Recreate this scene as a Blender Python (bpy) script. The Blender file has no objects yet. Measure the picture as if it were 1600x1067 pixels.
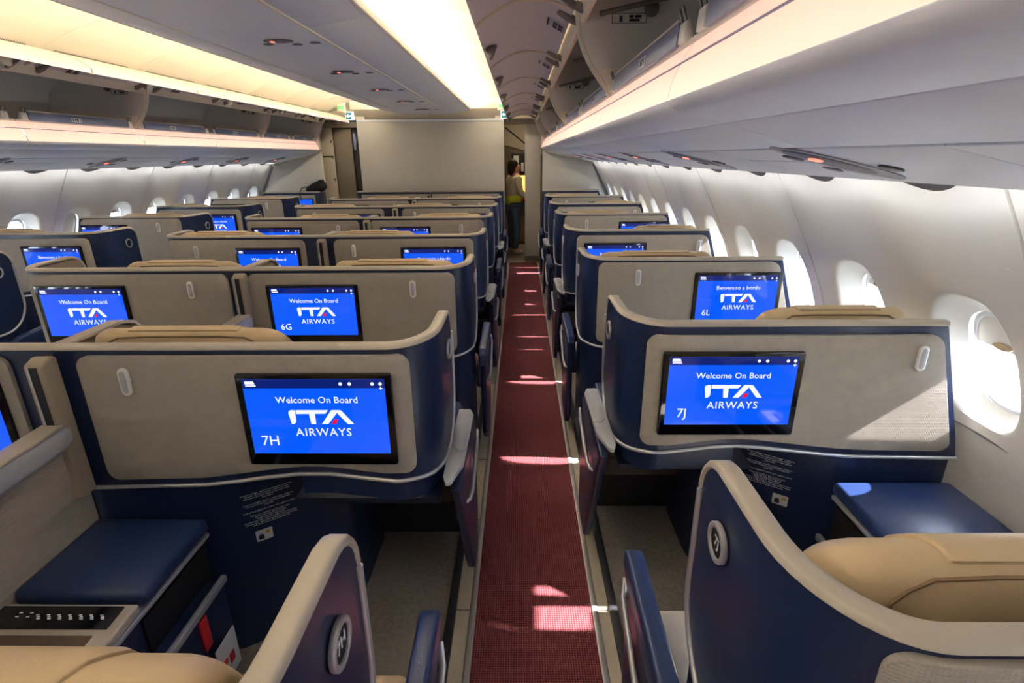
import bpy, bmesh, math, random
from mathutils import Vector, Matrix
random.seed(7)
scene = bpy.context.scene
COL = scene.collection
pi = math.pi

# ------------------------------------------------------------------ camera
FPX, CAM_H, PITCH, YAW, ROLL = 830.0, 1.62, .3364, .017, -.009
cd = bpy.data.cameras.new('camera'); cam = bpy.data.objects.new('camera', cd); COL.objects.link(cam)
cd.sensor_width = 36.0; cd.lens = FPX / 1600 * 36.0; cd.clip_start = .02; cd.clip_end = 200
c_, s_ = math.cos(PITCH), math.sin(PITCH); cy_, sy_ = math.cos(YAW), math.sin(YAW)
fw = Vector((-sy_*c_, cy_*c_, -s_)); rt = Vector((cy_, sy_, 0)); up = rt.cross(fw)
rt2 = rt*math.cos(ROLL) + up*math.sin(ROLL); up2 = up*math.cos(ROLL) - rt*math.sin(ROLL)
cam.matrix_world = Matrix(((rt2.x, up2.x, -fw.x, 0), (rt2.y, up2.y, -fw.y, 0), (rt2.z, up2.z, -fw.z, CAM_H), (0, 0, 0, 1)))
scene.camera = cam

# ------------------------------------------------------------------ world, sun, exposure
w = bpy.data.worlds.new('World'); scene.world = w; w.use_nodes = True
bg = w.node_tree.nodes['Background']; bg.inputs[0].default_value = (.80, .90, 1, 1); bg.inputs[1].default_value = 7.0
sd = bpy.data.lights.new('sun', 'SUN'); sd.energy = 38; sd.angle = math.radians(.8); sd.color = (1, .95, .88)
sun = bpy.data.objects.new('sun', sd); COL.objects.link(sun); sun.location = (6, 0, 6)
sun.rotation_euler = Vector((-1, .05, -.76)).to_track_quat('-Z', 'Y').to_euler()
scene.cycles.max_bounces = 9
vs = scene.view_settings; vs.view_transform = 'Standard'; vs.look = 'None'; vs.gamma = 1; vs.exposure = 0.86; vs.use_curve_mapping = False

# ------------------------------------------------------------------ materials
def lin(c):
    return tuple(((v/255)/12.92 if v/255 <= .04045 else ((v/255+.055)/1.055)**2.4) for v in c) + (1,)
MATS = {}
def mat(name, col, rough=.5, metal=0., emit=None, estr=1., bump=None, var=0., vscale=8., spec=.5, coat=0.):
    m = bpy.data.materials.new(name); m.use_nodes = True; MATS[name] = m
    nt = m.node_tree; b = nt.nodes['Principled BSDF']
    b.inputs['Base Color'].default_value = lin(col); b.inputs['Roughness'].default_value = rough
    b.inputs['Metallic'].default_value = metal; b.inputs['Specular IOR Level'].default_value = spec
    b.inputs['Coat Weight'].default_value = coat
    if emit:
        b.inputs['Emission Color'].default_value = lin(emit); b.inputs['Emission Strength'].default_value = estr
    tc = None
    if bump or var:
        tc = nt.nodes.new('ShaderNodeTexCoord')
    if var:
        n = nt.nodes.new('ShaderNodeTexNoise'); n.inputs['Scale'].default_value = vscale; n.inputs['Detail'].default_value = 3
        nt.links.new(tc.outputs['Object'], n.inputs['Vector'])
        mr = nt.nodes.new('ShaderNodeMapRange'); mr.inputs[1].default_value = .3; mr.inputs[2].default_value = .7
        mr.inputs[3].default_value = 1-var; mr.inputs[4].default_value = 1+var
        nt.links.new(n.outputs[0], mr.inputs[0])
        mx = nt.nodes.new('ShaderNodeVectorMath'); mx.operation = 'SCALE'; mx.inputs[0].default_value = lin(col)[:3]
        nt.links.new(mr.outputs[0], mx.inputs['Scale']); nt.links.new(mx.outputs[0], b.inputs['Base Color'])
    if bump:
        kind, sc, st = bump
        if kind == 'noise':
            t = nt.nodes.new('ShaderNodeTexNoise'); t.inputs['Scale'].default_value = sc; t.inputs['Detail'].default_value = 2
            nt.links.new(tc.outputs['Object'], t.inputs['Vector']); hout = t.outputs[0]
        else:                                    # woven: two crossed waves
            hs = []
            for d in ('X', 'Z') if kind == 'weave' else ('X', 'Y'):
                t = nt.nodes.new('ShaderNodeTexWave'); t.bands_direction = d; t.inputs['Scale'].default_value = sc
                t.inputs['Distortion'].default_value = .6; nt.links.new(tc.outputs['Object'], t.inputs['Vector']); hs.append(t.outputs['Fac'])
            mu = nt.nodes.new('ShaderNodeMath'); mu.operation = 'MULTIPLY'
            nt.links.new(hs[0], mu.inputs[0]); nt.links.new(hs[1], mu.inputs[1]); hout = mu.outputs[0]
        bp = nt.nodes.new('ShaderNodeBump'); bp.inputs['Strength'].default_value = st; bp.inputs['Distance'].default_value = .002
        nt.links.new(hout, bp.inputs['Height']); nt.links.new(bp.outputs[0], b.inputs['Normal'])
    return m
mat('navy', (23, 36, 70), .32, var=.06, vscale=3, bump=('noise', 400, .12))
mat('navy_leather', (34, 51, 92), .30, bump=('noise', 260, .25))
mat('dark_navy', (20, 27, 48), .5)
mat('taupe', (166, 160, 151), .85, bump=('weave', 60, .55), var=.04, vscale=30, spec=.2)
mat('lining', (150, 140, 126), .8, spec=.2)
mat('rail', (180, 172, 158), .36)
mat('silver', (196, 198, 202), .3, metal=.55)
mat('ledge_grey', (176, 180, 187), .4)
mat('white_plastic', (226, 226, 224), .4)
mat('black_glass', (6, 7, 10), .08, coat=.4)
mat('black', (12, 12, 14), .6)
mat('leather', (196, 174, 138), .48, bump=('noise', 220, .3), var=.04, vscale=12)
mat('stitch', (120, 98, 70), .7)
mat('seat_cloth', (205, 198, 184), .8, bump=('noise', 300, .3))
mat('brown_cushion', (92, 76, 62), .8)
mat('red_tag', (205, 32, 38), .6)
mat('card', (225, 228, 232), .5)
mat('ink', (30, 30, 34), .6)
mat('yellow_ink', (205, 178, 70), .6)
mat('print', (240, 241, 245), .6)
mat('screen_blue', (2, 8, 20), .07, emit=(6, 84, 236), estr=.66, coat=.3)
mat('screen_dark', (2, 5, 14), .07, emit=(12, 30, 110), estr=.6, coat=.3)
mat('screen_white', (4, 4, 4), .1, emit=(236, 240, 255), estr=.62)
mat('screen_red', (4, 2, 2), .1, emit=(226, 24, 52), estr=.6)
mat('wall', (238, 235, 226), .5, var=.015, vscale=2)
mat('reveal', (222, 226, 232), .4)
mat('shade', (232, 230, 224), .5)
mat('seam_grey', (120, 122, 126), .6)
mat('cream', (242, 230, 205), .55)
mat('ceiling_grey', (240, 243, 250), .42)
mat('bin_grey', (234, 238, 247), .42)
mat('psu', (236, 240, 248), .4)
mat('bin_inside', (228, 227, 222), .6)
mat('bin_inside_light', (242, 236, 222), .6)
mat('door_inside', (206, 206, 212), .5)
mat('edge_white', (232, 226, 212), .45)
mat('rib_edge', (206, 200, 184), .5)
mat('wash_fill', (255, 244, 226), .5, emit=(240, 245, 255), estr=11.0)
mat('lip_pink_glow', (226, 196, 186), .45, emit=(255, 196, 178), estr=.40)  # pink LED wash on the lip, painted as base colour plus emission
mat('cove_light', (255, 240, 210), .5, emit=(250, 247, 246), estr=44.0)
mat('bumper_blue', (118, 128, 160), .4)
mat('metal_dark', (128, 124, 116), .4, metal=.5)
mat('surround', (168, 168, 176), .45)
mat('sign_dark', (96, 94, 98), .4)
mat('sign_red', (40, 10, 10), .4, emit=(255, 110, 90), estr=1.6)
mat('sign_green', (20, 60, 30), .4, emit=(70, 240, 90), estr=1.6)
mat('sign_teal', (10, 80, 90), .4, emit=(8, 92, 104), estr=.7)
mat('sign_white', (240, 244, 244), .4, emit=(235, 245, 245), estr=.6)
mat('bulkhead', (206, 203, 194), .6, bump=('weave', 90, .2))
mat('panel_beige', (178, 170, 150), .6)
mat('panel_dark', (120, 112, 96), .6)
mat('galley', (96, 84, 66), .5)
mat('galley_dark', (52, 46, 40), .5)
mat('galley_glow', (255, 200, 90), .5, emit=(255, 190, 70), estr=2.2)
mat('galley_fill', (255, 240, 220), .5, emit=(255, 232, 200), estr=9.0)
mat('floor_grey', (132, 124, 114), .9, bump=('noise', 180, .6), var=.18, vscale=55)
mat('floor_strip', (176, 166, 146), .6, var=.06, vscale=14)
mat('metal_strip', (190, 188, 186), .35, metal=.6)
mat('track', (40, 40, 44), .5)
mat('hull', (110, 110, 110), .9)
mat('skin', (198, 150, 122), .6); mat('hair', (28, 20, 16), .6); mat('jeans', (78, 98, 130), .85)
mat('jacket', (222, 214, 190), .8); mat('hivis', (214, 226, 60), .7); mat('shoe', (190, 186, 180), .7)
mat('bag_black', (18, 18, 20), .7, bump=('noise', 60, .5))

def carpet_mat():
    m = bpy.data.materials.new('runner_red'); m.use_nodes = True; MATS['runner_red'] = m
    nt = m.node_tree; b = nt.nodes['Principled BSDF']; b.inputs['Roughness'].default_value = .85; b.inputs['Specular IOR Level'].default_value = .25
    tc = nt.nodes.new('ShaderNodeTexCoord'); fs = []
    for d in ('X', 'Y'):
        t = nt.nodes.new('ShaderNodeTexWave'); t.bands_direction = d; t.inputs['Scale'].default_value = 36
        t.inputs['Distortion'].default_value = .25
        nt.links.new(tc.outputs['Object'], t.inputs['Vector']); fs.append(t.outputs['Fac'])
    mu = nt.nodes.new('ShaderNodeMath'); mu.operation = 'MULTIPLY'; nt.links.new(fs[0], mu.inputs[0]); nt.links.new(fs[1], mu.inputs[1])
    r = nt.nodes.new('ShaderNodeValToRGB'); r.color_ramp.elements[0].color = lin((88, 36, 42)); r.color_ramp.elements[1].color = lin((152, 82, 84))
    nt.links.new(mu.outputs[0], r.inputs[0]); nt.links.new(r.outputs[0], b.inputs['Base Color'])
    bp = nt.nodes.new('ShaderNodeBump'); bp.inputs['Strength'].default_value = .6; bp.inputs['Distance'].default_value = .003
    nt.links.new(mu.outputs[0], bp.inputs['Height']); nt.links.new(bp.outputs[0], b.inputs['Normal'])
carpet_mat()
def pane_mat():
    m = bpy.data.materials.new('pane'); m.use_nodes = True; MATS['pane'] = m
    nt = m.node_tree; nt.nodes.remove(nt.nodes['Principled BSDF']); out = nt.nodes['Material Output']
    tr = nt.nodes.new('ShaderNodeBsdfTransparent'); tr.inputs[0].default_value = (.96, .97, 1, 1)
    gl = nt.nodes.new('ShaderNodeBsdfGlossy'); gl.inputs['Roughness'].default_value = .03
    mx = nt.nodes.new('ShaderNodeMixShader'); mx.inputs[0].default_value = .06
    nt.links.new(tr.outputs[0], mx.inputs[1]); nt.links.new(gl.outputs[0], mx.inputs[2]); nt.links.new(mx.outputs[0], out.inputs[0])
pane_mat()

# ------------------------------------------------------------------ mesh helpers
class MB:
    def __init__(s): s.v = []; s.f = []
    def add(s, vs, fs):
        o = len(s.v); s.v += [tuple(v) for v in vs]; s.f += [tuple(i+o for i in f) for f in fs]; return s
    def box(s, x0, x1, y0, y1, z0, z1):
        v = [(x, y, z) for z in (z0, z1) for y in (y0, y1) for x in (x0, x1)]
        return s.add(v, [(0, 2, 3, 1), (4, 5, 7, 6), (0, 1, 5, 4), (1, 3, 7, 5), (3, 2, 6, 7), (2, 0, 4, 6)])
    def prism(s, poly, axis, a, b):            # poly of 2-D points in the two other axes (in xyz order)
        def P(p, q):
            return {'x': (q, p[0], p[1]), 'y': (p[0], q, p[1]), 'z': (p[0], p[1], q)}[axis]
        n = len(poly); v = [P(p, a) for p in poly] + [P(p, b) for p in poly]
        return s.add(v, [tuple(range(n)), tuple(range(2*n-1, n-1, -1))] + [(i, (i+1) % n, n+(i+1) % n, n+i) for i in range(n)])
    def grid(s, rows, close=False):             # rows: list of equal-length point lists
        n = len(rows[0]); v = [p for r in rows for p in r]; f = []
        for i in range(len(rows)-1):
            for j in range(n if close else n-1):
                k = (j+1) % n
                f.append((i*n+j, i*n+k, (i+1)*n+k, (i+1)*n+j))
        return s.add(v, f)
    def loft(s, rings):                         # closed rings with caps
        n = len(rings[0]); o = len(s.v); s.grid(rings, True)
        s.f.append(tuple(o+i for i in range(n-1, -1, -1))); s.f.append(tuple(o+(len(rings)-1)*n+i for i in range(n)))
        return s
    def tube(s, pts, r, n=8):
        pts = [Vector(p) for p in pts]; rings = []; prev = None
        for i, p in enumerate(pts):
            t = (pts[min(i+1, len(pts)-1)] - pts[max(i-1, 0)]).normalized()
            a = prev if prev is not None else (Vector((0, 0, 1)) if abs(t.z) < .9 else Vector((1, 0, 0)))
            u = (a - t*a.dot(t)).normalized(); prev = u; q = t.cross(u)
            rr = r[i] if isinstance(r, (list, tuple)) else r
            rings.append([p + (u*math.cos(k*2*pi/n) + q*math.sin(k*2*pi/n))*rr for k in range(n)])
        return s.loft(rings)
    def disc(s, c, u, v, ru, rv, d, n=20):      # a thick disc: centre, in-plane axes u,v, depth vector d
        c, u, v, d = map(Vector, (c, u, v, d))
        r = [c + u*ru*math.cos(k*2*pi/n) + v*rv*math.sin(k*2*pi/n) for k in range(n)]
        return s.loft([r, [p+d for p in r]])
    def ring(s, c, u, v, r0, r1, d, n=24):
        c, u, v, d = map(Vector, (c, u, v, d)); rings = []
        for rr, o in ((r0, 0), (r1, 0), (r1, 1), (r0, 1), (r0, 0)):
            rings.append([c + (u*math.cos(k*2*pi/n) + v*math.sin(k*2*pi/n))*rr + d*o for k in range(n)])
        return s.grid(rings, True)
    def mesh(s, name, m, bevel=0., seg=2, smooth=40., ang=30.):
        me = bpy.data.meshes.new(name); me.from_pydata(s.v, [], s.f)
        bm = bmesh.new(); bm.from_mesh(me)
        bmesh.ops.remove_doubles(bm, verts=bm.verts, dist=1e-5)
        bmesh.ops.recalc_face_normals(bm, faces=bm.faces)
        if bevel:
            ed = [e for e in bm.edges if len(e.link_faces) == 2 and e.calc_face_angle(0) > math.radians(ang)]
            bmesh.ops.bevel(bm, geom=ed, offset=bevel, segments=seg, affect='EDGES', profile=.5, clamp_overlap=True)
        bm.to_mesh(me); bm.free()
        me.materials.append(MATS[m])
        if smooth:
            me.polygons.foreach_set('use_smooth', [True]*len(me.polygons)); me.set_sharp_from_angle(angle=math.radians(smooth))
        me.update(); return me
def link(name, data, parent=None, loc=None, rot=None):
    o = bpy.data.objects.new(name, data); COL.objects.link(o)
    if parent: o.parent = parent
    if loc: o.location = loc
    if rot: o.rotation_euler = rot
    return o
def tag(o, label=None, cat=None, group=None, kind=None):
    if label: o['label'] = label
    if cat: o['category'] = cat
    if group: o['group'] = group
    if kind: o['kind'] = kind
    return o
def struct(name, me, label, cat, parent=None):
    o = link(name, me, parent)
    if not parent: tag(o, label, cat, None, 'structure')
    return o
ORD = ['nearest', 'second', 'third', 'fourth', 'fifth', 'sixth', 'seventh', 'eighth', 'ninth', 'tenth', 'eleventh', 'twelfth', 'thirteenth', 'fourteenth', 'fifteenth', 'sixteenth', 'seventeenth', 'eighteenth', 'nineteenth', 'twentieth']
def interp(pts, x):
    if x <= pts[0][0]: return pts[0][1]
    for (a, b), (c, d) in zip(pts, pts[1:]):
        if x <= c:
            t = (x-a)/(c-a); return b + (d-b)*t
    return pts[-1][1]
def smooth_interp(pts, x):
    if x <= pts[0][0]: return pts[0][1]
    for (a, b), (c, d) in zip(pts, pts[1:]):
        if x <= c:
            t = (x-a)/(c-a); t = t*t*(3-2*t); return b + (d-b)*t
    return pts[-1][1]
def rrect(x0, x1, y0, y1, r, n=5):
    out = []
    for cx, cy, a in ((x1-r, y0+r, -pi/2), (x1-r, y1-r, 0), (x0+r, y1-r, pi/2), (x0+r, y0+r, pi)):
        out += [(cx + r*math.cos(a+k*pi/2/n), cy + r*math.sin(a+k*pi/2/n)) for k in range(n+1)]
    return out
_txt = {}
def text_mesh(body, size, m, align='CENTER', depth=.0006, spacing=1., line=1.0, shear=0., res=2):
    cu = bpy.data.curves.new('t', 'FONT'); cu.body = body; cu.size = size; cu.align_x = align; cu.align_y = 'CENTER'
    cu.extrude = depth; cu.space_character = spacing; cu.space_line = line; cu.resolution_u = res; cu.shear = shear
    o = bpy.data.objects.new('t', cu); COL.objects.link(o)
    dg = bpy.context.evaluated_depsgraph_get(); dg.update()
    me = bpy.data.meshes.new_from_object(o.evaluated_get(dg)); bpy.data.objects.remove(o); bpy.data.curves.remove(cu)
    me.materials.clear(); me.materials.append(MATS[m]); return me
def xform_mesh(me, mtx):
    me.transform(mtx); me.update(); return me

XC = -1.31
Y_END, Y_BACK = 8.35, -2.0
# ------------------------------------------------------------------ floor
f = MB().box(-4.2, 1.6, Y_BACK-.2, 11.6, -.05, 0)
struct('floor', f.mesh('floor', 'floor_grey', smooth=0), 'speckled grey cabin floor between the seats', 'floor')
def aisle(sx, which):
    mid = XC + sx*1.357
    x0, x1 = mid-.217, mid+.217
    r = link('carpet_runner', MB().box(x0, x1, Y_BACK, Y_END+.1, .0, .008).mesh('carpet_runner', 'runner_red', smooth=0))
    tag(r, f'long red woven carpet runner along the {which} aisle', 'carpet')
    for k, (a, b) in enumerate(((x0-.022, x0), (x1, x1+.022))):
        struct(f'trim_{1+k+(0 if sx>0 else 2)}', MB().box(a, b, Y_BACK, Y_END+.1, 0, .011).mesh('runner_trim', 'metal_strip', bevel=.003),
               f'thin metal strip along the {"window-side" if (k==1)==(sx>0) else "centre-side"} edge of the {which} runner', 'trim')
    for k, (a, b) in enumerate(((x0-.075, x0-.024), (x1+.024, x1+.085))):
        e = link(f'trim_{5+k+(0 if sx>0 else 2)}', None); tag(e, f'beige floor strip beside the {which} runner, {"window" if (k==1)==(sx>0) else "centre"} side', 'trim', None, 'structure')
        y = -1.6
        while y < Y_END:
            link('strip_plate', MB().box(a, b, y, min(y+.52, Y_END), 0, .006).mesh('strip_plate', 'floor_strip', smooth=0), e); y += .526
aisle(1, 'right'); aisle(-1, 'left')
for sx, xs, wh in ((1, (.345,), 'right'), (-1, (-.262,), 'centre')):
    for k, x in enumerate(xs):
        t = struct(f'trim_{9+k+(0 if sx>0 else 2)}', MB().box(x-.016, x+.016, Y_BACK, 7.9, 0, .014).mesh('seat_track', 'track', bevel=.003),
               f'dark seat track on the floor under the aisle edge of the {wh} seats', 'seat track')

# ------------------------------------------------------------------ side walls and windows
WALL = [(0, 2.67), (.3, 2.755), (.6, 2.765), (.8, 2.735), (.95, 2.69), (1.07, 2.645), (1.16, 2.602), (1.25, 2.555), (1.35, 2.50), (1.44, 2.45), (1.55, 2.385), (1.62, 2.34)]
ZC = 1.02; WP = .545; WY0 = 1.50
def wall_s(z): return interp(WALL, z)
ZS = sorted(set([p[0] for p in WALL] + [i*1.6/20 for i in range(21)]))
def sup(a, hw, hh, e=2.7):
    c, s = math.cos(a), math.sin(a)
    return hw*math.copysign(abs(c)**(2/e), c), hh*math.copysign(abs(s)**(2/e), s)
def cell_mesh(sg, y0, y1, yc, name):
    """one wall panel cell around one window, local y = 0 at window centre"""
    mb = MB(); n = 56
    def und(y):                      # soft vertical trough around each window
        t = min(abs(y)/(WP/2), 1); return .034*(.5+.5*math.cos(pi*t)) - .012
    def P(y, z, d=0.): return (XC + sg*(wall_s(z) + und(y) + d), y, z)
    zt, zb = ZC+.33, ZC-.33
    rings = []
    for hw, hh, d in ((.112, .155, .072), (.124, .168, .060), (.140, .186, .038), (.152, .200, .012), (.160, .208, .0), (.172, .221, 0)):
        rings.append([P(*(lambda q: (q[0], ZC+q[1]))(sup(2*pi*k/n, hw, hh)), d) for k in range(n)])
    rect = []; mid = []
    for k in range(n):
        a = 2*pi*k/n; c, s = math.cos(a), math.sin(a)
        q = sup(a, .172, .221)
        # square map, exact corners
        sc = 1/max(abs(c), abs(s)); cc, ss = c*sc, s*sc
        yy = (y1 if cc > 0 else -y0)*cc; zz = .33*ss
        rect.append(P(yy, ZC+zz)); mid.append(P((q[0]+yy)/2, ZC+(q[1]+zz)/2))
    mb.grid(rings + [mid, rect], True)
    ys = [y0 + (y1-y0)*i/14 for i in range(15)]
    mb.grid([[P(y, zt+(1.60-zt)*j/6) for y in ys] for j in range(7)])
    mb.grid([[P(y, zb*j/6) for y in ys] for j in range(7)])
    zs = [zb*j/6 for j in range(7)] + sorted(set(round(p[2], 5) for p in rect if zb+1e-4 < p[2] < zt-1e-4)) + [zt+(1.60-zt)*j/6 for j in range(7)]
    for ye, sgn in ((y0, -1), (y1, 1)):
        if abs(ye) < WP/2-.001:
            mb.grid([[P(ye, z), P(ye, z, .018), P(ye+sgn*.009, z, .018)] for z in zs])
    return mb.mesh(name, 'wall', smooth=60)
CELLS = {}
for sg in (1, -1):
    for side in (0, 1):
        g = .006
        CELLS[sg, side] = cell_mesh(sg, -WP/2 + (g if side == 0 else 0), WP/2 - (g if side == 1 else 0), 0, 'sidewall_panel')
pane_m, ring_m, shade_m, tab_m = {}, {}, {}, {}
for sg in (1, -1):
    def PX(z, d, sg=sg): return XC + sg*(wall_s(z) + .022 + d)
    n = 40
    pr = [(PX(ZC+q[1], .085), q[0], ZC+q[1]) for q in (sup(2*pi*k/n, .114, .157) for k in range(n))]
    pane_m[sg] = MB().loft([pr, [(x+sg*.004, y, z) for x, y, z in pr]]).mesh('pane', 'pane', smooth=0)
    rr = [[(PX(ZC+q[1], d), q[0], ZC+q[1]) for q in (sup(2*pi*k/n, hw, hw*1.39) for k in range(n))] for hw, d in ((.113, .070), (.104, .070), (.100, .080), (.104, .092), (.114, .092))]
    ring_m[sg] = MB().grid(rr, True).mesh('window_ring', 'reveal', smooth=60)
    for lv, h in enumerate((.05, .11, .19)):
        pts = []
        for k in range(n):
            q = sup(2*pi*k/n, .108, .150); z = max(q[1], .150-h)
            pts.append((PX(ZC+z, .078), q[0], ZC+z))
        shade_m[sg, lv] = MB().loft([pts, [(x+sg*.003, y, z) for x, y, z in pts]]).mesh('window_shade', 'shade', smooth=0)
        zz = ZC+.150-h+.012
        tab_m[sg, lv] = MB().disc((PX(zz, .068), 0, zz), (0, 1, 0), (0, 0, 1), .032, .010, (sg*.008, 0, 0)).mesh('shade_tab', 'leather')
shade_lv = {0: 1, 1: 0, 2: None, 3: 1, 4: None, 5: 0}
for sg, side in ((1, 'right'), (-1, 'left')):
    wr = link(f'wall_{side}', None); tag(wr, f'curved white cabin side wall on the {side}', 'wall', None, 'structure')
    nwin = 0
    for nidx in range(-6, 13):
        yc = WY0 + WP*nidx
        link('sidewall_panel', CELLS[sg, nidx % 2], wr, (0, yc, 0))
        W = link(f'window_{nidx+7+(0 if sg>0 else 19)}', None, None, (0, yc, 0))
        if nidx < 0: lab = f'oval {side} cabin window behind the camera, {ORD[-nidx]} back'
        else: lab = f'oval cabin window in the {side} wall, {ORD[12-nidx].replace("nearest", "closest")} from the front bulkhead'
        tag(W, lab, 'window', None, 'structure')
        link('pane', pane_m[sg], W); link('window_ring', ring_m[sg], W)
        lv = shade_lv.get(nidx, random.choice((None, 0, 0, 1, None))) if sg > 0 else (2 if nidx == 6 else random.choice((0, 0, 1, None)))
        if lv is not None:
            sh = link('window_shade', shade_m[sg, lv], W); link('shade_tab', tab_m[sg, lv], sh)
    # end filler up to the bulkhead and behind the last window
    for a, b in ((WY0+WP*12.5, Y_END+.2), (Y_BACK-.1, WY0-WP*6.5)):
        link('sidewall_panel', MB().grid([[(XC+sg*wall_s(z), a, z), (XC+sg*wall_s(z), b, z)] for z in [i*1.6/20 for i in range(21)]]).mesh('sidewall_panel', 'wall', smooth=60), wr)
    # light portals: daylight enters through the windows
    for nidx in range(-6, 13):
        L = bpy.data.lights.new('window_portal', 'AREA'); L.shape = 'RECTANGLE'; L.size = .24; L.size_y = .34; L.cycles.is_portal = True
        o = link('window_portal', L, None, (XC+sg*(wall_s(ZC)+.13), WY0+WP*nidx, ZC)); o.rotation_euler = (pi/2, 0, sg*pi/2)
# fuselage skin above the walls and below them (keeps daylight out of the lining)
arch = [(3.12*math.cos(a), .55 + 2.50*math.sin(a)) for a in [math.radians(20 + i*140/28) for i in range(29)]]
hull = MB().grid([[(XC+x, y, z) for x, z in arch] for y in (Y_BACK-.2, 11.6)])
for sg in (1, -1):
    hull.grid([[(XC+sg*2.935, y, 1.405), (XC+sg*2.425, y, 1.52), (XC+sg*2.335, y, 1.60)] for y in (Y_BACK-.2, 11.6)])
    hull.grid([[(XC+sg*2.60, y, -.04), (XC+sg*2.9, y, -.04), (XC+sg*2.9, y, .76)] for y in (Y_BACK-.2, 11.6)])
    hull.grid([[(XC+sg*2.9, y, .76), (XC+sg*2.745, y, .78)] for y in (Y_BACK-.2, 11.6)])
    hull.grid([[(XC+sg*2.9, y, .76), (XC+sg*2.9, y, 0), (XC+sg*2.9, y, 1.6), (XC+sg*2.6, y, 1.6), (XC+sg*2.6, y, 0)] for y in (8.2, 8.22)])
    hull.grid([[(XC+sg*2.9, y, -.05), (XC+sg*2.9, y, 1.7)] for y in (8.2, 11.6)])
struct('ceiling_shell', hull.mesh('ceiling_shell', 'hull'), 'dull fuselage skin behind the cabin lining', 'fuselage skin')
struct('wall_back', MB().box(-4.3, 1.8, Y_BACK-.25, Y_BACK-.2, -.1, 3.1).mesh('wall_back', 'bulkhead', smooth=0), 'plain rear cabin divider behind the camera', 'wall')
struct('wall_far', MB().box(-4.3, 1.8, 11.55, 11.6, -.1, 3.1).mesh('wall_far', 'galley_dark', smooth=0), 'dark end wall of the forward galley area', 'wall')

# ------------------------------------------------------------------ ceiling
# grey centre panel: flat middle, raised wings
cp = link('ceiling', None); tag(cp, 'flat grey centre ceiling panel with raised wings over the middle seats', 'ceiling', None, 'structure')
y0, y1 = Y_BACK, 8.28
def extr(poly, ya, yb, m, name, bevel=0., smooth=40): return MB().prism(poly, 'y', ya, yb).mesh(name, m, bevel, smooth=smooth)
ybr = [Y_BACK, .72, 2.84, 4.97, 7.1, y1]
for a, b in zip(ybr, ybr[1:]):
    link('centre_panel', extr([(XC-.30, 2.19), (XC+.30, 2.19), (XC+.30, 2.21), (XC-.30, 2.21)], a+.002, b-.002, 'ceiling_grey', 'centre_panel', .004), cp)
    for sg in (1, -1):
        link('wing_panel', extr([(XC+sg*.312, 2.195), (XC+sg*.60, 2.235), (XC+sg*.60, 2.255), (XC+sg*.312, 2.215)], a+.002, b-.002, 'ceiling_grey', 'wing_panel', .004), cp)
for sg in (1, -1):
    link('bright_trim', extr([(XC+sg*.298, 2.188), (XC+sg*.314, 2.190), (XC+sg*.314, 2.20), (XC+sg*.298, 2.2)], Y_BACK, y1, 'edge_white', 'bright_trim'), cp)
    link('wing_edge', extr([(XC+sg*.60, 2.232), (XC+sg*.617, 2.238), (XC+sg*.617, 2.275), (XC+sg*.60, 2.265)], Y_BACK, y1, 'edge_white', 'wing_edge', .003), cp)
link('panel_back', extr([(XC-.60, 2.27), (XC+.60, 2.27), (XC+.60, 2.275), (XC-.60, 2.275)], Y_BACK, y1, 'ceiling_grey', 'panel_back'), cp)
# cove lamps above the wings
for sg, wh in ((1, 'right'), (-1, 'left')):
    L = link('cove_lamp', extr([(XC+sg*.36, 2.285), (XC+sg*.45, 2.285), (XC+sg*.45, 2.30), (XC+sg*.36, 2.30)], Y_BACK+.1, y1-.05, 'cove_light', 'cove_lamp', .003))
    tag(L, f'warm light strip hidden in the {wh} ceiling cove', 'lamp')
# cream ceiling vaults, panel by panel
CV = [(.34, 2.395), (.50, 2.425), (.70, 2.43), (.90, 2.41), (1.10, 2.37), (1.28, 2.315), (1.44, 2.245), (1.52, 2.205)]
for sg, wh in ((1, 'right'), (-1, 'left')):
    e = link(f'ceiling_{wh}', None); tag(e, f'cream vaulted ceiling over the {wh} aisle', 'ceiling', None, 'structure')
    y = 3.42 - .82*7
    while y < 8.2:
        yb = min(y+.82, 8.34)
        rows = [[(XC+sg*s, yy, z - (.0 if 0 < i < 3 else .008)) for s, z in CV] for i, yy in enumerate((y+.001, y+.014, yb-.014, yb-.001))]
        rows = rows + [[(x, yy, z+.02) for x, yy, z in r] for r in rows[::-1]]
        link('ceiling_panel', MB().grid(rows).mesh('ceiling_panel', 'cream', smooth=50), e)
        # air grille along the low edge
        g = MB()
        yy = y+.10
        while yy < yb-.10:
            g.add([(XC+sg*1.455, yy, 2.236), (XC+sg*1.50, yy, 2.212), (XC+sg*1.50, yy+.008, 2.212), (XC+sg*1.455, yy+.008, 2.236)], [(0, 1, 2, 3)]); yy += .014
        o = link('air_grille', g.mesh('air_grille', 'panel_dark', smooth=0), e); o['kind'] = 'stuff'
        y += .82
    link('header_strip', extr([(XC+sg*1.50, 2.215), (XC+sg*1.53, 2.19), (XC+sg*1.54, 2.09), (XC+sg*1.56, 2.09), (XC+sg*1.56, 2.30), (XC+sg*1.50, 2.30)], Y_BACK, 8.3, 'cream', 'header_strip', .004), e)

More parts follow.
